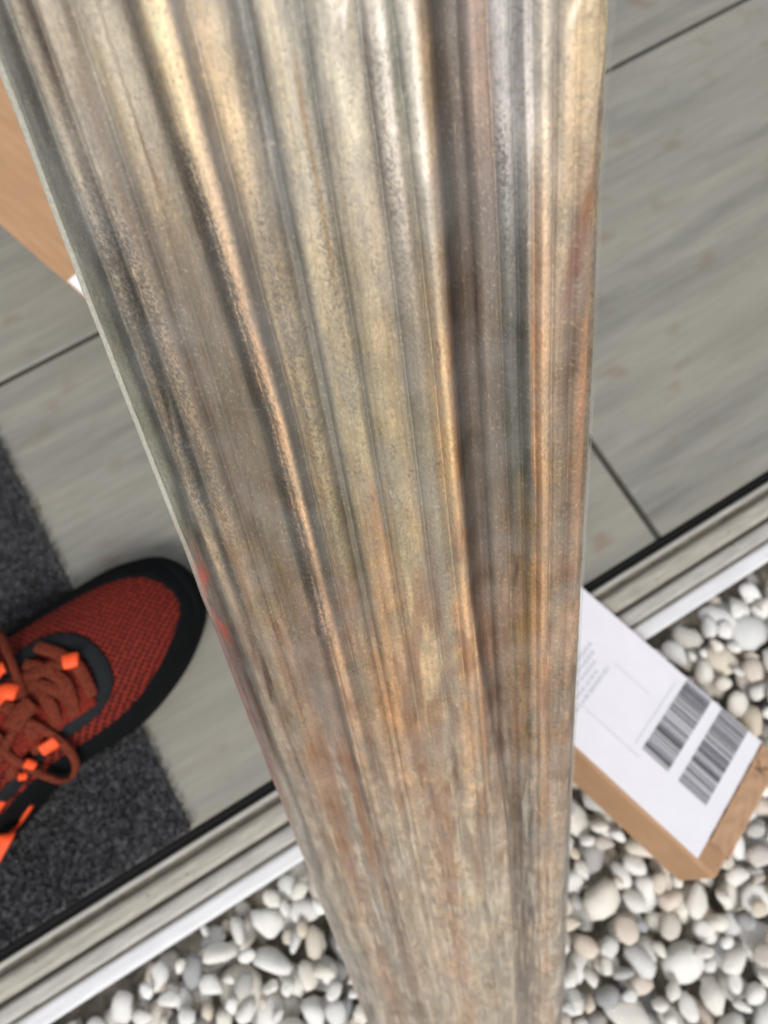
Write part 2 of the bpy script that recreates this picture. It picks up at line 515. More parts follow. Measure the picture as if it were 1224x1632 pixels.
me.polygons.add(nf); me.polygons.foreach_set("loop_start", np.arange(0, nf * 3, 3, dtype=np.int32))
me.update()
o = mesh_obj("lower_pebbles", me, M["pebble"], gravel, True)
o["kind"] = "stuff"

# ------------------------------------------------------------------ the fluted column
VPX, VPY = 860.0, 2334.0
D = ray(VPX, VPY).normalized()
W = (CX - D * CX.dot(D)).normalized()
N = W.cross(D).normalized()
Q0 = CC + ray(612, 816) * 0.219
if (CC - Q0).dot(N) < 0: N = -N
def solve(px, py, n):
    """pixel and height n above the reference plane -> (along, across)"""
    A = Matrix((D, W, -ray(px, py))).transposed()
    s = A.inverted() @ (CC - Q0 - N * n)
    return s.x, s.y
NLEFT, NRIGHT = -0.016, -0.020
wl = solve(281, 816, NLEFT)[1]
wr = solve(934, 816, NRIGHT)[1]
WID = wr - wl
def lerp_stops(stops):
    xs = [s[0] for s in stops]
    cols = np.array([s[1] for s in stops], float)
    u = np.linspace(0, 1, 1001)
    tab = np.stack([np.interp(u, xs, cols[:, i]) for i in range(3)], -1)
    ker = np.hanning(91); ker /= ker.sum()
    wide = np.stack([np.convolve(np.pad(tab[:, i], 45, mode='edge'), ker, 'valid') for i in range(3)], -1)
    tab = tab * 1.04 - wide * 0.04                       # sharpens the ridge light and groove shade painted into the stops
    return lambda s: np.stack([np.interp(s, u, tab[:, i]) for i in range(3)], -1)
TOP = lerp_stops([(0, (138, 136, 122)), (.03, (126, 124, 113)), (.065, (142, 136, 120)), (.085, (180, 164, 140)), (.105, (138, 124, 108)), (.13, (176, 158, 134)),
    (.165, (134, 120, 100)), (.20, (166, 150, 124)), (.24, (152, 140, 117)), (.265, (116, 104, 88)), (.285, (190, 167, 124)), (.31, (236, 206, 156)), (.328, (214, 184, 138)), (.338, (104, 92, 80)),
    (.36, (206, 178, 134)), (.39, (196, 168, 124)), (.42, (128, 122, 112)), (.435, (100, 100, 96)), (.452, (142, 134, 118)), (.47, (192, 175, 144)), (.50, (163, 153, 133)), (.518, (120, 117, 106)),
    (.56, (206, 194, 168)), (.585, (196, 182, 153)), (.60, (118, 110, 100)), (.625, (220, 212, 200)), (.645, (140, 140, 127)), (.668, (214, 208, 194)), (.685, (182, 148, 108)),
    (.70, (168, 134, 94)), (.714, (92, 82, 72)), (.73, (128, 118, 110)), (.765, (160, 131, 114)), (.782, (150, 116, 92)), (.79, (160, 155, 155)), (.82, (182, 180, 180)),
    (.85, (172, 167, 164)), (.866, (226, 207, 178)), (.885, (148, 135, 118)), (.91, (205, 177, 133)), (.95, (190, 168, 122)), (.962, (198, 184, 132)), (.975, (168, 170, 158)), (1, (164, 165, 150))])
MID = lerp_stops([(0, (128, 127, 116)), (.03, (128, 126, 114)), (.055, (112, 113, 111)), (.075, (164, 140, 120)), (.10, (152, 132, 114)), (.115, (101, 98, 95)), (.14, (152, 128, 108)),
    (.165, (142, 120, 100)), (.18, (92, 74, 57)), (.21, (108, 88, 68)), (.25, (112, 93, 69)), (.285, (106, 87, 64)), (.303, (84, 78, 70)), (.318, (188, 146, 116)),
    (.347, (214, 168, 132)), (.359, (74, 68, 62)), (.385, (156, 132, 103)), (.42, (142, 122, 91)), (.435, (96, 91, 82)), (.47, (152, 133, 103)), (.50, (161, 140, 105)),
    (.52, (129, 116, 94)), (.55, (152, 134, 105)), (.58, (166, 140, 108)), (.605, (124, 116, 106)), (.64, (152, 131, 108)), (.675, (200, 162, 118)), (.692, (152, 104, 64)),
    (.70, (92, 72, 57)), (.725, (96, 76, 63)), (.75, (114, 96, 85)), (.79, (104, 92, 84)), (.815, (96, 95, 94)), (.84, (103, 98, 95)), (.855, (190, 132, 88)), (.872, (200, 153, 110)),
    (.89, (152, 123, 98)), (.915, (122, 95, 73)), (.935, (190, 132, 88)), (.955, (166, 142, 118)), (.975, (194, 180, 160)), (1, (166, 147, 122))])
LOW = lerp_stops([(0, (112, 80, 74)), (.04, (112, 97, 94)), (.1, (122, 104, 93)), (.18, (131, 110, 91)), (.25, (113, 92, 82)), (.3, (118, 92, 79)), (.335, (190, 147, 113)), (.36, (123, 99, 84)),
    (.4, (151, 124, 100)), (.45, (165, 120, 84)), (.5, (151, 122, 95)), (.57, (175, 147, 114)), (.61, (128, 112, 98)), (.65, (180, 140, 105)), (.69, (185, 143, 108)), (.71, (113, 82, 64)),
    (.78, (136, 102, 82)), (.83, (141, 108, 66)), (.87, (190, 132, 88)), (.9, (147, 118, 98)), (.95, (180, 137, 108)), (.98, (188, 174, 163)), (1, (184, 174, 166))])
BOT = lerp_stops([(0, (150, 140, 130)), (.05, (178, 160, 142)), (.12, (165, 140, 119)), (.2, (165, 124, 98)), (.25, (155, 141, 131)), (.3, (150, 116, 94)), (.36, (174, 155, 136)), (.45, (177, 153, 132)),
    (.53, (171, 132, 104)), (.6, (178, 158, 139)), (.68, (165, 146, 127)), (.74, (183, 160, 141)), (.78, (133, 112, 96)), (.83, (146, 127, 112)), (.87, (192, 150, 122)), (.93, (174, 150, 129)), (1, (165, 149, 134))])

def vnoise(x, y, seed):
    """smooth value noise, vectorised"""
    g = np.random.RandomState(seed).rand(256, 256)
    xi, yi = np.floor(x).astype(int), np.floor(y).astype(int)
    fx, fy = x - xi, y - yi
    fx, fy = fx * fx * (3 - 2 * fx), fy * fy * (3 - 2 * fy)
    a, b = g[xi % 256, yi % 256], g[(xi + 1) % 256, yi % 256]
    c, d = g[xi % 256, (yi + 1) % 256], g[(xi + 1) % 256, (yi + 1) % 256]
    return (a * (1 - fx) + b * fx) * (1 - fy) + (c * (1 - fx) + d * fx) * fy
def fbm(x, y, seed, oct=4, gain=0.55):
    t, a, s = 0, 1.0, 0
    for o_ in range(oct):
        t = t + a * vnoise(x * 2 ** o_, y * 2 ** o_, seed + o_); s += a; a *= gain
    return t / s
def sstep(a, b, x):
    t = np.clip((x - a) / (b - a), 0, 1)
    return t * t * (3 - 2 * t)

# rows: equal steps in the photo's y, from above the frame down into the pebbles
ROWS_Y = np.concatenate([np.linspace(-150, 1632, 860), np.linspace(1634, 1770, 44)])
along = []
for y in ROWS_Y:
    xm = 470 + (VPX - 470) * (y + 38.5) / (VPY + 38.5)
    along.append(solve(xm, y, 0.0)[0])
along = np.array(along)
foot = next((i for i in range(len(along)) if (Q0 + D * along[i] + W * (wl + WID / 2)).z < GRAVEL_Z + 0.006), len(along) - 1)
along, ROWS_Y = along[:foot + 1], ROWS_Y[:foot + 1]
# columns: 0..0.9 straight across, then round the right-hand curl
NF, NC = 430, 110
s_flat = np.linspace(0, 0.90, NF, endpoint=False)
theta = np.linspace(0, math.radians(205), NC)
s_all = np.concatenate([s_flat, 0.90 + 0.10 * np.sin(theta)])
drop = np.concatenate([np.zeros(NF), 0.021 * (1 - np.cos(theta))])
curl = np.concatenate([np.zeros(NF), theta])
ripple_s = np.concatenate([s_flat, 0.90 + 0.10 * np.minimum(theta / (math.pi / 2), 1.4)])

Sg, Yg = np.meshgrid(s_all, ROWS_Y, indexing='xy')
Lg = np.repeat(along[:, None], len(s_all), 1)
RS = np.repeat(ripple_s[None], len(ROWS_Y), 0)
wob = (fbm(RS * 3, Lg * 14, 40, 2) - 0.5) * 0.012 + (vnoise(RS * 9, Lg * 30, 44) - 0.5) * 0.004
SS = RS + wob * 0.45                                     # flutes wander a little
F_TOP = np.array([0, .105, .165, .265, .31, .337, .375, .435, .475, .52, .56, .60, .625, .668, .70, .714, .79, .866, 1.0, 1.4])
F_MID = np.array([0, .115, .18, .305, .345, .357, .395, .437, .475, .52, .55, .605, .64, .675, .692, .71, .80, .866, 1.0, 1.4])
S_TOP, S_MID = np.empty_like(SS), np.empty_like(SS)
for i_ in range(SS.shape[0]):                            # the flutes are not quite parallel
    k_ = float(np.clip((ROWS_Y[i_] + 20) / 680, -0.2, 1.0)) ; k_ = max(k_, 0.0)
    now = F_TOP * (1 - k_) + F_MID * k_
    S_TOP[i_] = np.interp(SS[i_], now, F_TOP); S_MID[i_] = np.interp(SS[i_], now, F_MID)
RIDGE = [(.085, .023, 2.3), (.142, .030, 2.9), (.195, .02, 1.0), (.235, .026, 1.3), (.275, .015, .8), (.318, .034, 5.0), (.386, .036, 4.4), (.478, .038, 3.4), (.556, .040, 3.4),
         (.622, .024, 2.4), (.672, .027, 3.6), (.765, .020, 2.0), (.803, .017, 1.5), (.838, .014, 1.4), (.868, .017, 3.2), (.902, .014, 2.0), (.931, .013, 2.1), (.956, .011, 1.6), (.985, .01, .7), (1.01, .012, .9)]
hgt = np.zeros_like(SS)
for c, hw, a in RIDGE:
    q = np.clip(np.abs(S_TOP - c) / hw, 0, 1)
    fade = 1.0 - 0.45 * sstep(800, 1550, Yg)
    if c > 0.6 and c < 0.7: fade = fade * (1 - 0.1 * sstep(300, 900, Yg))
    hgt = np.maximum(hgt, a * fade * np.maximum(0, 1 - q * q) ** 0.55 * (0.85 + 0.3 * vnoise(Lg * 12 + c * 90, Lg * 0 + c * 50, 60)))
drift = 0.05 * sstep(950, 1420, Yg)
step = (-9.5 * sstep(.700 , .711, S_TOP - drift) + 3.5 * sstep(.722, .765, S_TOP - drift)) * (1 - 0.25 * sstep(1100, 1632, Yg)) + 3.6 * sstep(.77, .87, SS)
macro = -14.0 * np.clip(1 - SS / 0.34, 0, 1) ** 2
small = (fbm(SS * 60, Lg * 30, 70, 3) - 0.5) * (0.22 + 0.8 * sstep(950, 1500, Yg)) + (fbm(SS * 26, Lg * 60, 75, 3) - 0.5) * 0.6 + (fbm(SS * 62, Lg * 1.6, 78, 2) - 0.5) * (1.5 - 0.5 * sstep(900, 1500, Yg))
NN = (hgt * 1.28 + step + macro + small) * 0.001
WW = wl + WID * Sg
# on the curl push along the turned normal
tc = np.repeat(curl[None], len(ROWS_Y), 0)
off = NN.copy()
base_n = -np.repeat(drop[None], len(ROWS_Y), 0)
nn = base_n + off * np.where(tc > 0, np.cos(np.minimum(tc, math.pi)), 1.0)
ww = WW + np.where(tc > 0, np.sin(tc) * off * 0.9, 0.0)
# torn, uneven left edge
edge = sstep(0.05, 0.0, Sg)
ww += edge * (fbm(Lg * 25, Lg * 0 + 3, 80, 3) - 0.5) * 0.0009
fx_ = np.array(Q0)[None, None] + Lg[..., None] * np.array(D) + ww[..., None] * np.array(W) + nn[..., None] * np.array(N)

# patina colour (streaks, mottling, rust, red paint) with ridge light and groove shade painted in
sc = np.clip(SS, 0, 1)
yw = Yg + (fbm(SS * 22, Lg * 9, 90, 3) - 0.5) * 380
def wgt(a, b): return sstep(a, b, yw)[..., None]
s_t, s_m = np.clip(S_TOP, 0, 1), np.clip(S_MID, 0, 1)
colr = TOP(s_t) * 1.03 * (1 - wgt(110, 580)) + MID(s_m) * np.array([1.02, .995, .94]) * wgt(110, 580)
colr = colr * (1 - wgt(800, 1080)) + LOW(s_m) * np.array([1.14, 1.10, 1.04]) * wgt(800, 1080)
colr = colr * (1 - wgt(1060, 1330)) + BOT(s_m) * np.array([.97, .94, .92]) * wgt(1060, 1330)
lum = colr.mean(-1, keepdims=True)
colr = lum + (colr - lum) * (0.78 + 0.16 * sstep(300, 700, Yg)[..., None] - 0.10 * sstep(800, 1350, Yg)[..., None])
mm_s, mm_l = SS * 128, Lg * 1000
def blend(c, m):
    global colr
    colr = colr * (1 - m[..., None]) + np.array(c, float) * m[..., None]
def band(a, b, f_): return sstep(a - f_, a + f_, S_MID) * sstep(b + f_, b - f_, S_MID)
streak = fbm(mm_s * 0.5, mm_l * 0.02, 100, 3)
colr = colr * (1 + (streak[..., None] - 0.5) * (0.26 - 0.10 * sstep(1000, 1400, Yg)[..., None]))
cloud = fbm(mm_s * 0.11, mm_l * 0.05, 110, 4)
colr = colr * (1 + (cloud[..., None] - 0.5) * 0.24)
blot = fbm(mm_s * 0.42, mm_l * 0.22, 112, 4, 0.62)
colr = colr * (1 + (blot[..., None] - 0.5) * (0.22 + 0.25 * sstep(900, 1300, Yg)[..., None]))
# grey film over the brown
grey = sstep(.52, .70, fbm(mm_s * 0.16, mm_l * 0.045, 140, 4))
blend((120, 118, 112), grey * 0.28)
# narrow rust lines and stains
rust = sstep(.60, .72, fbm(mm_s * 0.6, mm_l * 0.018, 120, 3)) * sstep(.40, .6, blot) * sstep(150, 950, Yg) * (1 - 0.45 * sstep(1250, 1550, Yg))
blend((140, 92, 58), rust * 0.34)
for c_, w_, y0_, y1_, a_, cc_ in ((.475 + .02, .004, 60, 420, .55, (150, 106, 50)), (.17, .006, 80, 420, .5, (112, 84, 54)), (.215, .010, 90, 330, .4, (140, 118, 70)), (.245, .005, 200, 330, .5, (120, 80, 44)),
        (.697, .0045, 480, 1000, .75, (150, 92, 48)), (.862, .006, 480, 1250, .32, (190, 134, 88)), (.915, .012, 390, 460, 1.1, (138, 78, 48)), (.912, .011, 560, 610, 1.15, (98, 58, 36)),
        (.935, .008, 690, 780, .6, (196, 116, 70)), (.83, .017, 840, 905, .7, (150, 108, 40)), (.835, .02, 985, 1060, .55, (146, 104, 48)), (.30, .006, 880, 1000, .4, (96, 66, 44)),
        (.50, .014, 860, 1000, .45, (170, 108, 62)), (.47, .012, 700, 760, .35, (170, 120, 76)), (.735, .004, 520, 1000, .45, (70, 48, 34)), (.79, .010, 1090, 1240, .5, (128, 78, 42)),
        (.875, .016, 1080, 1230, .5, (170, 104, 60)), (.70, .010, 1130, 1260, .6, (160, 98, 56)), (.56, .010, 1240, 1380, .4, (160, 104, 66)), (.79, .016, 1330, 1440, .45, (110, 82, 62)),
        (.19, .010, 540, 820, .35, (104, 74, 46)), (.25, .014, 700, 1000, .35, (112, 84, 48)), (.955, .004, 120, 560, .6, (206, 178, 106))):
    j_ = (vnoise(Lg * 60 + c_ * 300, Lg * 0, 300) - 0.5) * w_ * 1.4
    m_ = np.exp(-((S_MID - c_ - j_) / w_) ** 2) * sstep(y0_ - 50, y0_ + 50, yw) * sstep(y1_ + 60, y1_ - 40, yw)
    blend(cc_, np.clip(m_ * a_ * (0.45 + 1.1 * blot), 0, 0.9))
# black mottle on the ridges
mot = fbm(mm_s * 2.3, mm_l * 1.35, 150, 4, 0.7)
zone = band(.06, .175, .02) * sstep(120, 420, Yg) * sstep(1000, 700, Yg) * 0.92
zone = np.maximum(zone, band(.300, .338, .014) * sstep(60, 360, Yg) * sstep(1150, 900, Yg) * 1.15)
zone = np.maximum(zone, band(.385, .425, .02) * sstep(100, 420, Yg) * sstep(1100, 700, Yg) * 0.62)
zone = np.maximum(zone, band(.48, .52, .015) * sstep(150, 300, Yg) * sstep(900, 500, Yg) * 0.5)
zone = np.maximum(zone, band(.60, .64, .015) * sstep(0, 100, Yg) * sstep(700, 300, Yg) * 0.45)
zone = np.maximum(zone, band(.80, .815, .010) * sstep(150, 260, Yg) * sstep(600, 400, Yg) * 0.8)
mot2 = fbm(mm_s * 0.35, mm_l * 0.10, 158, 2)
m = sstep(.455, .54, mot * 0.8 + mot2 * 0.2 + (zone - 0.85) * 0.14) * np.clip(zone * 1.3, 0, 1)
blend((80, 75, 68), m * 0.68)
fine = vnoise(mm_s * 2.2, mm_l * 1.3, 170)
blend((88, 80, 70), sstep(.74, .92, fine) * 0.26)
fine2 = vnoise(mm_s * 2.6, mm_l * 1.6, 175)
blend((226, 200, 156), sstep(.76, .94, fine2) * 0.30)
# small worm-like scratches and pits
pit = sstep(.84, .89, vnoise(mm_s * 0.55, mm_l * 0.13, 180)) * sstep(.5, .62, mot)
blend((84, 58, 40), pit * 0.4 * sstep(100, 500, Yg))
# pale fibres low down and along the right edge
pale = sstep(.58, .70, fbm(mm_s * 0.8, mm_l * 0.05, 190, 3)) * np.maximum(sstep(1100, 1450, Yg), band(.955, 1.3, .01) * sstep(500, 900, Yg) * 1.3)
blend((208, 197, 182), np.clip(pale, 0, 1) * 0.5)
blend((222, 218, 216), band(.985, 1.3, .008) * sstep(1040, 1090, yw) * sstep(1310, 1240, yw) * 0.75)
blend((196, 178, 156), sstep(.55, .68, fbm(mm_s * 0.2, mm_l * 0.10, 192, 3)) * band(.02, .12, .02) * sstep(1120, 1250, Yg) * 0.6)
# flaking red paint along the left edge
red = sstep(.50, .57, fbm(mm_s * 0.30, mm_l * 0.07, 203, 4)) * band(-1, .030, .012) * sstep(835, 900, Yg) * sstep(1060, 1010, Yg)
blend((205, 84, 66), red * 0.9)
wine = band(-1, .014, .010) * sstep(820, 900, Yg) * sstep(1350, 1150, Yg)
blend((98, 60, 56), wine * 0.5 * (1 - red))
stain = sstep(.50, .66, fbm(mm_s * 0.22, mm_l * 0.03, 216, 4)) * sstep(780, 980, yw) * sstep(1420, 1200, yw)
blend((120, 74, 50), stain * 0.44)
rustl = band(.15, .30, .03) * sstep(1120, 1200, Yg) * sstep(1460, 1330, Yg) * sstep(.48, .60, fbm(mm_s * 0.35, mm_l * 0.014, 210, 3))
blend((146, 92, 56), rustl * 0.5)
lum = colr.mean(-1, keepdims=True)
colr = lum + (colr - lum) * (0.86 - 0.12 * sstep(.80, .88, SS) * sstep(300, 600, Yg))[..., None]
colr = colr * (1.0 + 0.06 * sstep(85, 190, lum)) * (1.05 - 0.02 * sstep(900, 1500, Yg)[..., None])
colr = colr * (1 - np.array([.025, 0, .02]) * sstep(250, 700, Yg)[..., None])
colr = np.clip(colr, 20, 246) / 255
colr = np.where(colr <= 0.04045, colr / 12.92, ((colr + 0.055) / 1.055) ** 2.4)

def grid_mesh(name, P, cols=None, uv=None):
    nr, nc = P.shape[:2]
    me = bpy.data.meshes.new(name)
    me.vertices.add(nr * nc); me.vertices.foreach_set("co", P.reshape(-1).astype(np.float32))
    idx = np.arange(nr * nc).reshape(nr, nc)
    q = np.stack([idx[:-1, :-1], idx[1:, :-1], idx[1:, 1:], idx[:-1, 1:]], -1).reshape(-1, 4)
    me.loops.add(q.size); me.loops.foreach_set("vertex_index", q.ravel().astype(np.int32))
    me.polygons.add(len(q)); me.polygons.foreach_set("loop_start", np.arange(0, q.size, 4, dtype=np.int32))
    me.update()
    if cols is not None:
        at_ = me.color_attributes.new("patina_and_shade", 'FLOAT_COLOR', 'POINT')
        at_.data.foreach_set("color", np.concatenate([cols.reshape(-1, 3), np.ones((nr * nc, 1))], 1).ravel().astype(np.float32))
    if uv is not None:
        l = me.uv_layers.new(name="UVMap")
        l.data.foreach_set("uv", uv.reshape(-1, 2)[q.ravel()].ravel().astype(np.float32))
    return me
# a clear skin drawn tight over the ridges
env = NN[::3, :].copy()
def slide_max(a, r):
    o_ = a.copy()
    for d_ in range(1, r + 1):
        o_[:, d_:] = np.maximum(o_[:, d_:], a[:, :-d_]); o_[:, :-d_] = np.maximum(o_[:, :-d_], a[:, d_:])
    return o_
env = slide_max(env, 9)
for _ in range(60): env[:, 1:-1] = (env[:, :-2] + 2 * env[:, 1:-1] + env[:, 2:]) / 4
for _ in range(6): env[1:-1] = (env[:-2] + 2 * env[1:-1] + env[2:]) / 4
env = np.maximum(env, NN[::3]) + 0.0006
Sf, Lf, tf = Sg[::3], Lg[::3], tc[::3]
env = env + ((fbm(RS[::3] * 22, Lf * 11, 400, 3) - 0.5) * 0.0012 + 0.0005)
wrk = sstep(.60, .70, fbm(RS[::3] * 12 + Lf * 9, Lf * 26, 410, 2)) * (fbm(RS[::3] * 60 + Lf * 60, Lf * 25, 420, 2) - 0.35) * 0.0016
env = env + np.maximum(wrk, 0)
nf_ = base_n[::3] + env * np.where(tf > 0, np.cos(np.minimum(tf, math.pi)), 1.0)
wf_ = WW[::3] + np.where(tf > 0, np.sin(tf) * env * 0.9, 0.0)
film = np.array(Q0)[None, None] + Lf[..., None] * np.array(D) + wf_[..., None] * np.array(W) + nf_[..., None] * np.array(N)
keep = [i for i in range(0, film.shape[1], 2) if curl[i] < math.radians(48)]
film = film[:, keep]

base_pt = Q0 + D * along[-1] + W * (wl + WID / 2) - N * 0.03
colu = tag(empty("fluted_column", base_pt), "tall leaning fluted column with mottled tan and rust ribs under a clear glossy skin", "column")
def col_part(name, P, mat, cols=None, uv=None):
    return mesh_obj(name, grid_mesh(name, P - np.array(base_pt), cols, uv), mat, colu, True)
uvw = np.stack([RS * WID, Lg], -1)
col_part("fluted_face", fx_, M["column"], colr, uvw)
col_part("clear_film", film, M["film"], None, np.stack([RS[::3][:, keep] * WID, Lf[:, keep]], -1))
# the back of the sheet, a few millimetres inside the face, closes the hollow shell
pr = np.linspace(0, fx_.shape[0] - 1, 160).astype(int)
pc = np.linspace(0, fx_.shape[1] - 1, 130).astype(int)
A = fx_[np.ix_(pr, pc)]
du = np.gradient(A, axis=1); dv = np.gradient(A, axis=0)
nrm = np.cross(du, dv); nrm /= np.linalg.norm(nrm, axis=-1, keepdims=True) + 1e-12
if (nrm[80, 40] @ np.array(N)) < 0: nrm = -nrm
# smooth the offset so the inner face does not cross itself in the tight grooves
for _ in range(3): nrm[:, 1:-1] = (nrm[:, :-2] + nrm[:, 1:-1] * 2 + nrm[:, 2:]) / 4
nrm /= np.linalg.norm(nrm, axis=-1, keepdims=True)
B = A - nrm * 0.0042
B[:, 0] = A[:, 0] - nrm[:, 0] * 0.0030
col_part("back_face", B[:, ::-1], M["column"], colr[np.ix_(pr, pc)][:, ::-1] * 0.9, uvw[np.ix_(pr, pc)][:, ::-1])
# left cut edge: a rounded lip turned outwards
LE = fx_[::4, 0]
lip = []
for k in range(7):
    t = k / 6 * math.pi
    lip.append(LE - np.array(W) * (0.0023 * math.sin(t)) - np.array(N) * (0.0016 * (1 - math.cos(t)) - 0.0002))
lipc = np.stack(lip, 1)
fr = sstep(1050, 780, ROWS_Y[::4])[:, None, None]
lc = np.array(s2l((178, 176, 164)))[None, None] * fr + np.array(s2l((118, 84, 76)))[None, None] * (1 - fr)
fr2 = sstep(1250, 1450, ROWS_Y[::4])[:, None, None]
lc = lc * (1 - fr2) + np.array(s2l((165, 152, 140)))[None, None] * fr2
lc = np.repeat(lc, 7, 1)
col_part("edge_lip", lipc, M["column"], lc, np.stack([np.repeat(np.arange(7)[None] * 0.001, len(LE), 0), np.repeat(along[::4][:, None], 7, 1)], -1))
# far cut edge and the two end rims
for nm, a_, b_ in (("edge_strip", A[:, -1], B[:, -1]), ("end_rim", A[0], B[0]), ("end_rim", A[-1], B[-1])):
    P = np.stack([a_, b_], 1)
    cc = np.full(P.shape, 0.25) * np.array([1, .85, .68])
    col_part(nm, P, M["column"], cc, np.stack([np.repeat(np.arange(2)[None] * 0.002, len(P), 0), np.repeat(np.linspace(0, .3, len(P))[:, None], 2, 1)], -1))

# ------------------------------------------------------------------ parcels
def parcel(name, L, Wd, h, M4):
    root = empty(name)
    root.matrix_world = M4
    bm_obj("carton", box_bm(-L / 2, L / 2, -Wd / 2, Wd / 2, -h / 2, h / 2, 0.0032, 3), M["card"], root, False)
    return root
# the labelled parcel leaning over the sill and the pebbles
PL, PW, PH = 0.240, 0.111, 0.046
yaw = (at(1224, 1188, .05) - at(942, 940, .05)); yaw = math.atan2(yaw.y, yaw.x)
Rm = Euler((math.radians(-19), math.radians(-2.5), yaw)).to_matrix()
corner = at(1142, 1403, 0.056)
ctr = corner - Rm @ Vector((PL / 2, -PW / 2, PH / 2))
pm = Matrix.Translation(ctr) @ Rm.to_4x4()
par = tag(parcel("parcel", PL, PW, PH, pm), "small brown parcel with white barcode label lying on pebbles against the sill", "parcel")
def sheet(name, x0, x1, y0, y1, z, t, mat, parent, bev=0):
    return bm_obj(name, box_bm(x0, x1, y0, y1, z, z + t, bev, 1), mat, parent)
zt = PH / 2
LX1 = PL / 2 - 0.017
lab = sheet("address_label", -PL / 2 + 0.004, LX1, -PW / 2 + 0.0022, PW / 2 - 0.0012, zt + 0.0001, 0.0004, M["paper"], par)
zl = zt + 0.0006
def barcode(x0, x1, y0, y1, seed):
    r3 = random.Random(seed)
    b = bmesh.new(); y = y0
    while y < y1:
        w = r3.choice((0.0004, 0.0004, 0.0008, 0.0008, 0.0012, 0.0022))
        box_bm(x0, x1, y, min(y + w, y1), zl, zl + 0.00015, bm=b)
        y += w + r3.choice((0.0004, 0.0006, 0.0008, 0.0012))
    return bm_obj("barcode", b, M["ink"], lab)
barcode(LX1 - 0.068, LX1 - 0.045, -PW / 2 + 0.037, PW / 2 - 0.002, 3)
barcode(LX1 - 0.036, LX1 - 0.012, -PW / 2 + 0.037, PW / 2 - 0.002, 8)
r4 = random.Random(21)
b = bmesh.new()
def print_block(b, x0, x1, ys, pitch=0.0042, wmax=1.0):
    for y in ys:                                         # lines of print run along the label's short side
        pass
for i, x in enumerate(np.arange(-PL / 2 + 0.05, -PL / 2 + 0.105, 0.0052)):
    y = -0.034 + r4.uniform(0, .002)
    end = r4.uniform(-0.005, 0.018)
    while y < end:
        w = r4.uniform(0.0012, 0.005)
        box_bm(x, x + 0.0026, y, y + w, zl, zl + 0.00012, bm=b); y += w + r4.uniform(0.0006, 0.0018)
bm_obj("print_lines", b, M["grey_ink"], lab)
b = bmesh.new()
box_bm(LX1 - 0.118, LX1 - 0.066, -0.026, -0.0253, zl, zl + 0.00012, bm=b)
box_bm(LX1 - 0.118, LX1 - 0.085, 0.020, 0.0206, zl, zl + 0.00012, bm=b)
box_bm(LX1 - 0.074, LX1 - 0.0735, -0.020, 0.045, zl, zl + 0.00012, bm=b)
bm_obj("ruled_lines", b, M["grey_ink"], lab)
# clear tape folded over the short end, with creases
b = bmesh.new()
nxx, nyy = 16, 26
grid = []
for i in range(nxx):
    rowv = []
    for j in range(nyy):
        x = LX1 + 0.001 + (PL / 2 + 0.0004 - LX1 - 0.001) * min(1, i / (nxx - 4))
        zz = zt + 0.0005 if i <= nxx - 4 else zt + 0.0005 - (i - (nxx - 4)) * 0.006
        y = -PW / 2 + 0.018 + (PW - 0.020) * j / (nyy - 1)
        cr = 0.0013 * max(0, math.sin(j * 1.1 + i * 0.45 + 1.2 * math.sin(i * .7))) ** 2 + 0.0005 * r4.random()
        rowv.append(b.verts.new((x + (0.0006 if i > nxx - 4 else 0), y, zz + (cr if i <= nxx - 4 else 0))))
    grid.append(rowv)
for i in range(nxx - 1):
    for j in range(nyy - 1): b.faces.new((grid[i][j], grid[i + 1][j], grid[i + 1][j + 1], grid[i][j + 1]))
bm_obj("tape_strip", b, M["tape"], par, True)
# small dark pen mark on the taped end
b = bmesh.new()
def stroke(b, p, q, w, z):
    p, q = Vector(p), Vector(q); d = (q - p).normalized(); n_ = Vector((-d.y, d.x)) * w
    v = [b.verts.new((*(c), z)) for c in (p + n_, q + n_, q - n_, p - n_)]
    u = [b.verts.new((*(c), z + .0002)) for c in (p + n_, q + n_, q - n_, p - n_)]
    b.faces.new(u)
    for i in range(4): b.faces.new((v[i], v[(i + 1) % 4], u[(i + 1) % 4], u[i]))
kx, ky = PL / 2 - 0.009, 0.036
for p, q in (((kx - .004, ky - .004), (kx + .004, ky - .004)), ((kx, ky - .004), (kx - .004, ky + .003)), ((kx, ky - .004), (kx + .004, ky + .003))):
    stroke(b, p, q, 0.0004, zt + 0.0022)
bm_obj("pen_mark", b, mat_simple("faded_pen", (112, 84, 64), 0.6), par)

# an open carton on the floor, upper left: only its long side flap reaches into view
FZ = 0.125
q0, q1 = at(152, 490, FZ), at(0, 357, FZ)
yaw2 = math.atan2((q0 - q1).y, (q0 - q1).x)              # local x along the flap's free edge, towards its near corner
car = tag(empty("cardboard_box", (q0.x, q0.y, 0.0), (0, 0, yaw2)), "open brown cardboard box on the plank floor, its plain flap showing behind the column", "box")
BL, FL, BW, TH = 0.30, 0.125, 0.22, 0.0035
def rounded_panel(name, x0, x1, y0, y1, z, parent=None):
    return bm_obj(name, box_bm(x0, x1, y0, y1, z - TH, z, 0.0008, 1), M["card"], parent or car)
rounded_panel("flap", -BL, 0.0, 0.0, FL, FZ)
rounded_panel("flap", -BL, 0.0, FL + BW, FL + BW + FL, FZ)
fl = rounded_panel("bottom_panel", -BL + .002, -.002, FL + .002, FL + BW - .002, 0.0005 + TH)
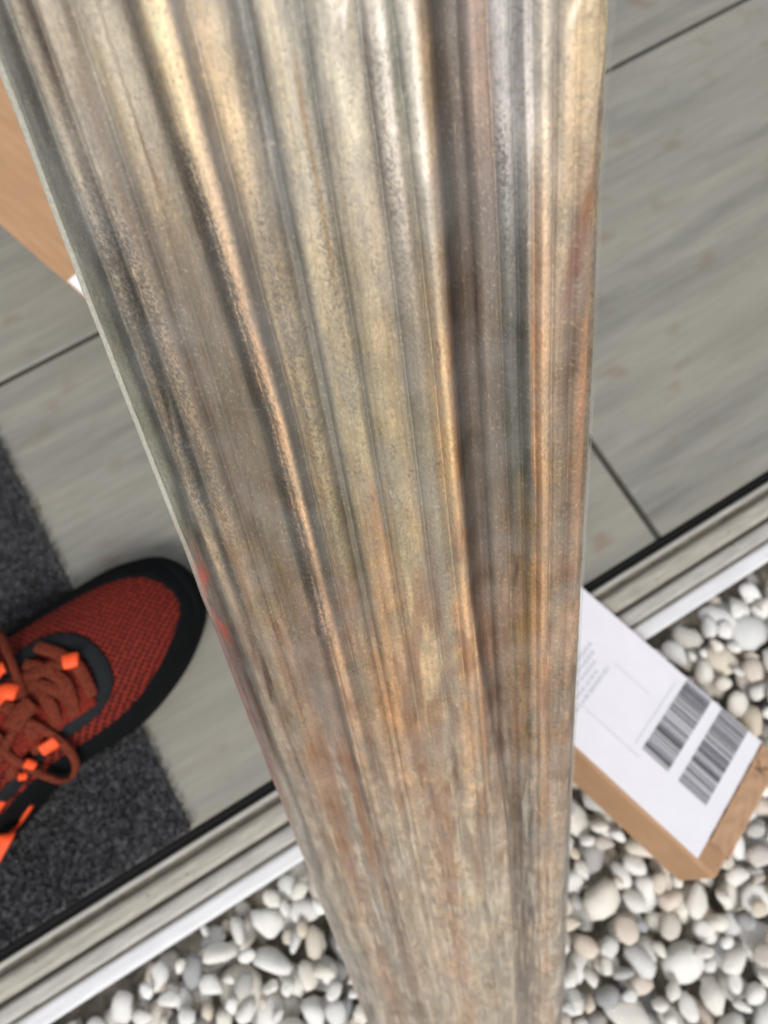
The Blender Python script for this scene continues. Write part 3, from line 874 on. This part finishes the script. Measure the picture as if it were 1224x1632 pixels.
for nm, x0, x1, y0, y1 in (("side_panel", -BL, 0, FL, FL + TH), ("side_panel", -BL, 0, FL + BW - TH, FL + BW), ("side_panel", -BL, -BL + TH, FL + TH, FL + BW - TH), ("side_panel", -TH, 0, FL + TH, FL + BW - TH)):
    bm_obj(nm, box_bm(x0, x1, y0, y1, 0.0008, FZ - TH - .0002), M["card"], car)
sheet("white_label", -0.030, -0.0012, 0.0012, 0.040, FZ + 0.0002, 0.0004, M["paper"], car)

# ------------------------------------------------------------------ running shoe
ZS = 0.020
outline_px = [(326, 985), (321, 945), (300, 912), (262, 893), (222, 896), (180, 911), (120, 948), (60, 988), (0, 1032), (-60, 1080), (-130, 1140), (-200, 1205), (-250, 1275),
              (-262, 1345), (-235, 1405), (-180, 1432), (-115, 1428), (-60, 1408), (-15, 1370), (25, 1325), (65, 1275), (105, 1232), (150, 1198), (200, 1168), (240, 1132), (280, 1082), (308, 1035)]
pts = [at(x, y, ZS).to_2d() for x, y in outline_px]
def smooth_closed(P, n):
    P = [Vector(p) for p in P]; m = len(P); out = []
    for k in range(n):
        t = k / n * m; i = int(t); f_ = t - i
        a, b_, c, d = P[(i - 1) % m], P[i % m], P[(i + 1) % m], P[(i + 2) % m]
        out.append(0.5 * ((2 * b_) + (c - a) * f_ + (2 * a - 5 * b_ + 4 * c - d) * f_ ** 2 + (3 * b_ - a - 3 * c + d) * f_ ** 3))
    return out
NO = 120
OUT = smooth_closed(pts, NO)
toe, heel = at(318, 960, ZS).to_2d(), at(-215, 1400, ZS).to_2d()
ax = (toe - heel); LEN = ax.length; ax.normalize()
shoe_o = (toe + heel) / 2
shoe = tag(empty("running_shoe", (shoe_o.x, shoe_o.y, 0.0)), "red mesh running shoe with black sole and neon orange lace loops on the mat", "shoe")
SO = Vector((shoe_o.x, shoe_o.y, 0))
# medial line for the dome
AN = Vector((-ax.y, ax.x))
OUT_TS = [((p - heel).dot(ax) / LEN, (p - heel).dot(AN)) for p in OUT]
def station(p): return (p - heel).dot(ax) / LEN
T_MIN, T_MAX = min(t for t, _ in OUT_TS) + 1e-4, max(t for t, _ in OUT_TS) - 1e-4
def sides_at(t):
    hits = []
    for i in range(NO):
        (ta, wa), (tb, wb) = OUT_TS[i], OUT_TS[(i + 1) % NO]
        if (ta - t) * (tb - t) <= 0 and ta != tb: hits.append(wa + (wb - wa) * (t - ta) / (tb - ta))
    return (min(hits), max(hits)) if hits else (0.0, 0.0)
def medial(t):
    t = min(max(t, 0.13), 0.84)
    lo, hi = sides_at(t)
    return heel + ax * LEN * t + AN * (lo + hi) / 2
def dome_h(t):
    xs = [0.0, 0.13, 0.25, 0.42, 0.55, 0.66, 0.76, 0.84, 0.92, 1.0]
    hs = [0.055, 0.072, 0.078, 0.072, 0.062, 0.052, 0.044, 0.040, 0.036, 0.032]
    return float(np.interp(t, xs, hs))
def zsurf(t, w):
    lo, hi = sides_at(min(max(t, T_MIN), T_MAX))
    half = max((hi - lo) / 2, 1e-4)
    v = min(1.0, abs(w - (lo + hi) / 2) / half)
    cap = 1.0
    if t > 0.80: cap = max(0.0, 1 - ((t - 0.80) / (T_MAX - 0.80)) ** 2.6) ** 0.5
    if t < 0.10: cap = max(0.0, 1 - ((0.10 - t) / (0.10 - T_MIN)) ** 2.6) ** 0.5
    return ZS + 0.003 + (dome_h(t) - 0.003) * cap * max(0.0, 1 - v ** 2.5) ** 0.58
b = bmesh.new()
NTT, NVV = 70, 40
rows = []
for i in range(NTT + 1):
    t = T_MIN + (T_MAX - T_MIN) * (0.5 - 0.5 * math.cos(math.pi * i / NTT))
    lo, hi = sides_at(t); rw = []
    for j in range(NVV + 1):
        w = (lo + hi) / 2 - (hi - lo) / 2 * math.cos(math.pi * j / NVV) * 0.995
        p = heel + ax * LEN * t + AN * w
        rw.append(b.verts.new((p.x - SO.x, p.y - SO.y, zsurf(t, w))))
    rows.append(rw)
for i in range(NTT):
    for j in range(NVV): b.faces.new((rows[i][j], rows[i + 1][j], rows[i + 1][j + 1], rows[i][j + 1]))
b.normal_update()
UP = BVHTree.FromBMesh(b)
bm_obj("upper", b, M["knit"], shoe, True)
def upper_pt(i, width, lift=0.0):
    """a point on the upper, so far in from its outline"""
    p = OUT[i % NO]; m_ = medial(station(p)); d = m_ - p
    q = p + d * (0.012 + min(0.9, width / d.length))
    return Vector((q.x, q.y, zsurf(station(q), (q - heel).dot(AN)) + lift))
# sole: outsole and midsole with a slightly flared edge
b = bmesh.new(); prev = None
cx_ = sum((Vector(p) for p in OUT), Vector((0, 0))) / NO
for k, (z, gr) in enumerate(((0.0085, -0.004), (0.010, 0.0005), (0.0135, 0.002), (0.022, 0.0005), (0.027, -0.002), (0.029, -0.006))):
    rw = []
    for i in range(NO):
        a, c = OUT[(i - 1) % NO], OUT[(i + 1) % NO]
        d = (c - a).normalized(); n_ = Vector((d.y, -d.x))
        if n_.dot(OUT[i] - cx_) < 0: n_ = -n_
        p = OUT[i] + n_ * gr
        toe_spring = 0.010 * max(0, (station(p) - 0.78) / 0.22) ** 2
        rw.append(b.verts.new((p.x - SO.x, p.y - SO.y, z + toe_spring)))
    if prev:
        for i in range(NO): b.faces.new((prev[i], prev[(i + 1) % NO], rw[(i + 1) % NO], rw[i]))
    else: b.faces.new(rw)
    prev = rw
b.faces.new(prev)
bm_obj("sole", b, M["sole"], shoe, True)
# black rand hugging the foot of the upper, taller at the toe
inner = []
for i in range(NO):
    t = station(OUT[i]); m_ = medial(t)
    side = (OUT[i] - m_).dot(AN)
    top = 0.0065 + 0.0060 * float(sstep(0.72, 0.97, np.array(t))) + (0.006 * float(sstep(0.25, 0.55, np.array(t))) if side > 0 else 0.0)
    d = m_ - OUT[i]
    inner.append(OUT[i] + d * min(0.9, top / d.length))
for _ in range(14): inner = [(inner[i - 1] + inner[i] * 2 + inner[(i + 1) % NO]) / 4 for i in range(NO)]
b = bmesh.new(); rows = []
for k in range(9):
    rw = []
    for i in range(NO):
        q = OUT[i].lerp(inner[i], max(0, k - 1) / 7)
        ow = (OUT[i] - inner[i]).normalized() * 0.0016 * (1 - k / 8)
        z = ZS - 0.001 if k == 0 else zsurf(station(q), (q - heel).dot(AN)) + (0.0012 if k < 8 else -0.0006)
        rw.append(b.verts.new((q.x + ow.x - SO.x, q.y + ow.y - SO.y, z)))
    rows.append(rw)
for k in range(8):
    for i in range(NO): b.faces.new((rows[k][i], rows[k][(i + 1) % NO], rows[k + 1][(i + 1) % NO], rows[k + 1][i]))
bm_obj("toe_guard", b, M["sole"], shoe, True)
def on_upper(x, y):
    d = ray(x, y).normalized()
    loc, nrm_, _, _ = UP.ray_cast(CC - SO, d)
    if loc is None:
        p = at(x, y, 0.05) - SO
        return p, Vector((0, 0, 1))
    if nrm_.dot(d) > 0: nrm_ = -nrm_
    return loc, nrm_
def catmull(P, n):
    P = [Vector(p) for p in P]; m = len(P) - 1; out = []
    for k in range(n + 1):
        t = min(k / n * m, m - 1e-6); i = int(t); f_ = t - i
        a, b_, c, d = P[max(i - 1, 0)], P[i], P[i + 1], P[min(i + 2, m)]
        out.append(0.5 * ((2 * b_) + (c - a) * f_ + (2 * a - 5 * b_ + 4 * c - d) * f_ ** 2 + (3 * b_ - a - 3 * c + d) * f_ ** 3))
    return out
def strap(name, px, width, thick, mat, lift=0.0, n=None, parent=None, arch=0.0, sides=8, taper=False):
    """a flattened cord laid over the upper; width and thickness in metres"""
    n = n or max(6, len(px) * 6)
    cen = catmull(px, n)
    P, Nn = [], []
    for k, c in enumerate(cen):
        l, nn_ = on_upper(c.x, c.y)
        P.append(l + nn_ * (lift + arch * math.sin(math.pi * k / n))); Nn.append(nn_)
    for _ in range(2):
        P = [P[0]] + [(P[i - 1] + P[i] * 2 + P[i + 1]) / 4 for i in range(1, n)] + [P[-1]]
    b = bmesh.new(); prev = None
    for k in range(n + 1):
        tn = (P[min(k + 1, n)] - P[max(k - 1, 0)]).normalized()
        sd = tn.cross(Nn[k]).normalized(); up = sd.cross(tn).normalized()
        if up.dot(Nn[k]) < 0: up = -up
        wk = width * (1 - 0.75 * k / n) if taper else width * (0.8 if k in (0, n) else 1)
        rw = []
        for j in range(sides):
            a = 2 * math.pi * j / sides
            ca, sa = math.cos(a), math.sin(a)
            ca = math.copysign(abs(ca) ** 0.7, ca); sa = math.copysign(abs(sa) ** 0.8, sa)
            rw.append(b.verts.new(P[k] + sd * wk / 2 * ca + up * thick / 2 * sa))
        if prev:
            for j in range(sides): b.faces.new((prev[j], prev[(j + 1) % sides], rw[(j + 1) % sides], rw[j]))
        else: b.faces.new(rw[::-1])
        prev = rw
    b.faces.new(prev)
    return bm_obj(name, b, mat, parent or shoe, True)
# charcoal eyestay curving round the lace opening
strap("eyestay", [(10, 1075), (45, 1042), (90, 1022), (132, 1030), (160, 1060), (166, 1095), (148, 1128), (112, 1158), (70, 1192), (30, 1240), (-30, 1310)], 0.0125, 0.0022, M["overlay"], 0.0008, 60)
strap("eyestay", [(10, 1075), (-40, 1115), (-90, 1160), (-140, 1210)], 0.012, 0.0022, M["overlay"], 0.0008, 24)
# tongue between
strap("tongue", [(128, 1078), (95, 1100), (55, 1122), (5, 1160), (-50, 1205), (-110, 1250)], 0.046, 0.004, M["tongue"], 0.0006, 30, sides=12)
# laces: crossing bars, bow loops and loose ends
for px in ([(60, 1034), (95, 1045), (125, 1062), (148, 1108)], [(40, 1062), (75, 1070), (108, 1092), (118, 1140)], [(12, 1090), (45, 1098), (80, 1120), (92, 1160)],
           [(-30, 1120), (10, 1125), (45, 1150), (60, 1195)], [(-70, 1160), (-30, 1160), (5, 1185), (20, 1235)], [(128, 1050), (85, 1066), (40, 1085), (5, 1100)],
           [(120, 1120), (90, 1100), (50, 1096), (0, 1125)]):
    strap("lace", px, 0.0086, 0.0018, M["lace"], 0.0042, 20, arch=0.002)
strap("lace_loop", [(40, 1145), (85, 1165), (112, 1192), (112, 1218), (92, 1232), (60, 1222), (25, 1205), (0, 1190), (-25, 1180)], 0.0058, 0.0026, M["lace"], 0.0075, 44)
strap("lace_loop", [(30, 1150), (0, 1200), (-20, 1225), (-45, 1215), (-30, 1180)], 0.0058, 0.0026, M["lace"], 0.0075, 30)
strap("lace_loop", [(45, 1118), (20, 1050), (8, 1020), (-12, 1015), (-28, 1040), (0, 1090)], 0.0058, 0.0026, M["lace"], 0.0075, 34)
strap("lace_knot", [(55, 1120), (38, 1135), (22, 1158)], 0.013, 0.0075, M["lace"], 0.009, 14)
# neon orange loops that hold the laces, and the trims
for px, w in (([(104, 1060), (128, 1054)], 0.0105), ([(62, 1186), (88, 1170)], 0.0095), ([(-6, 1122), (12, 1106), (32, 1108)], 0.011), ([(-8, 1092), (4, 1076), (14, 1070)], 0.009),
              ([(36, 1204), (50, 1208)], 0.0065), ([(24, 1226), (36, 1224)], 0.0055), ([(-60, 1150), (-40, 1132)], 0.010)):
    strap("lace_eyelet", px, w, 0.0045, M["orange"], 0.0085, 10)
strap("side_stripe", [(-30, 1392), (-6, 1358), (20, 1322), (49, 1281)], 0.017, 0.0016, M["orange"], 0.0016, 20, taper=True)
strap("side_stripe", [(4, 1275), (-8, 1290), (-22, 1310)], 0.006, 0.0016, M["orange"], 0.0016, 14)
# orange-red accent let into the sole's flank
b = bmesh.new()
a0, a1 = at(166, 1172, .012), at(204, 1156, .012)
d = (a1 - a0); dl = d.length; d.normalize()
bm2 = box_bm(-dl / 2, dl / 2, -0.004, 0.004, -0.004, 0.004, 0.002, 2, bm=b)
acc = bm_obj("sole_accent", b, mat_simple("dull_red_rubber", (190, 62, 48), 0.6, 0.3, 0.1), shoe, True)
acc.location = (a0 + a1) / 2 - SO; acc.rotation_euler = (0, 0, math.atan2(d.y, d.x))
# collar and its dark opening
colc = medial(0.24)
b = bmesh.new()
NR, NS = 36, 10
rings = []
for i in range(NR):
    a = 2 * math.pi * i / NR
    e = Vector((colc.x, colc.y)) + ax * (0.052 * math.cos(a)) + Vector((-ax.y, ax.x)) * (0.033 * math.sin(a))
    zc = ZS + 0.080 + 0.012 * (0.5 - 0.5 * math.cos(a)) 
    out = (e - Vector((colc.x, colc.y))).normalized()
    rw = []
    for j in range(NS):
        t = 2 * math.pi * j / NS
        rw.append(b.verts.new((e.x + out.x * 0.006 * math.cos(t) - SO.x, e.y + out.y * 0.006 * math.cos(t) - SO.y, zc + 0.010 * math.sin(t))))
    rings.append(rw)
for i in range(NR):
    for j in range(NS): b.faces.new((rings[i][j], rings[(i + 1) % NR][j], rings[(i + 1) % NR][(j + 1) % NS], rings[i][(j + 1) % NS]))
bm_obj("collar", b, M["overlay"], shoe, True)
b = bmesh.new()
ring = [b.verts.new((colc.x + ax.x * .050 * math.cos(t) - ax.y * .031 * math.sin(t) - SO.x, colc.y + ax.y * .050 * math.cos(t) + ax.x * .031 * math.sin(t) - SO.y, ZS + 0.081)) for t in np.linspace(0, 2 * math.pi, 32, endpoint=False)]
b.faces.new(ring)
bm_obj("lining", b, M["lining"], shoe)
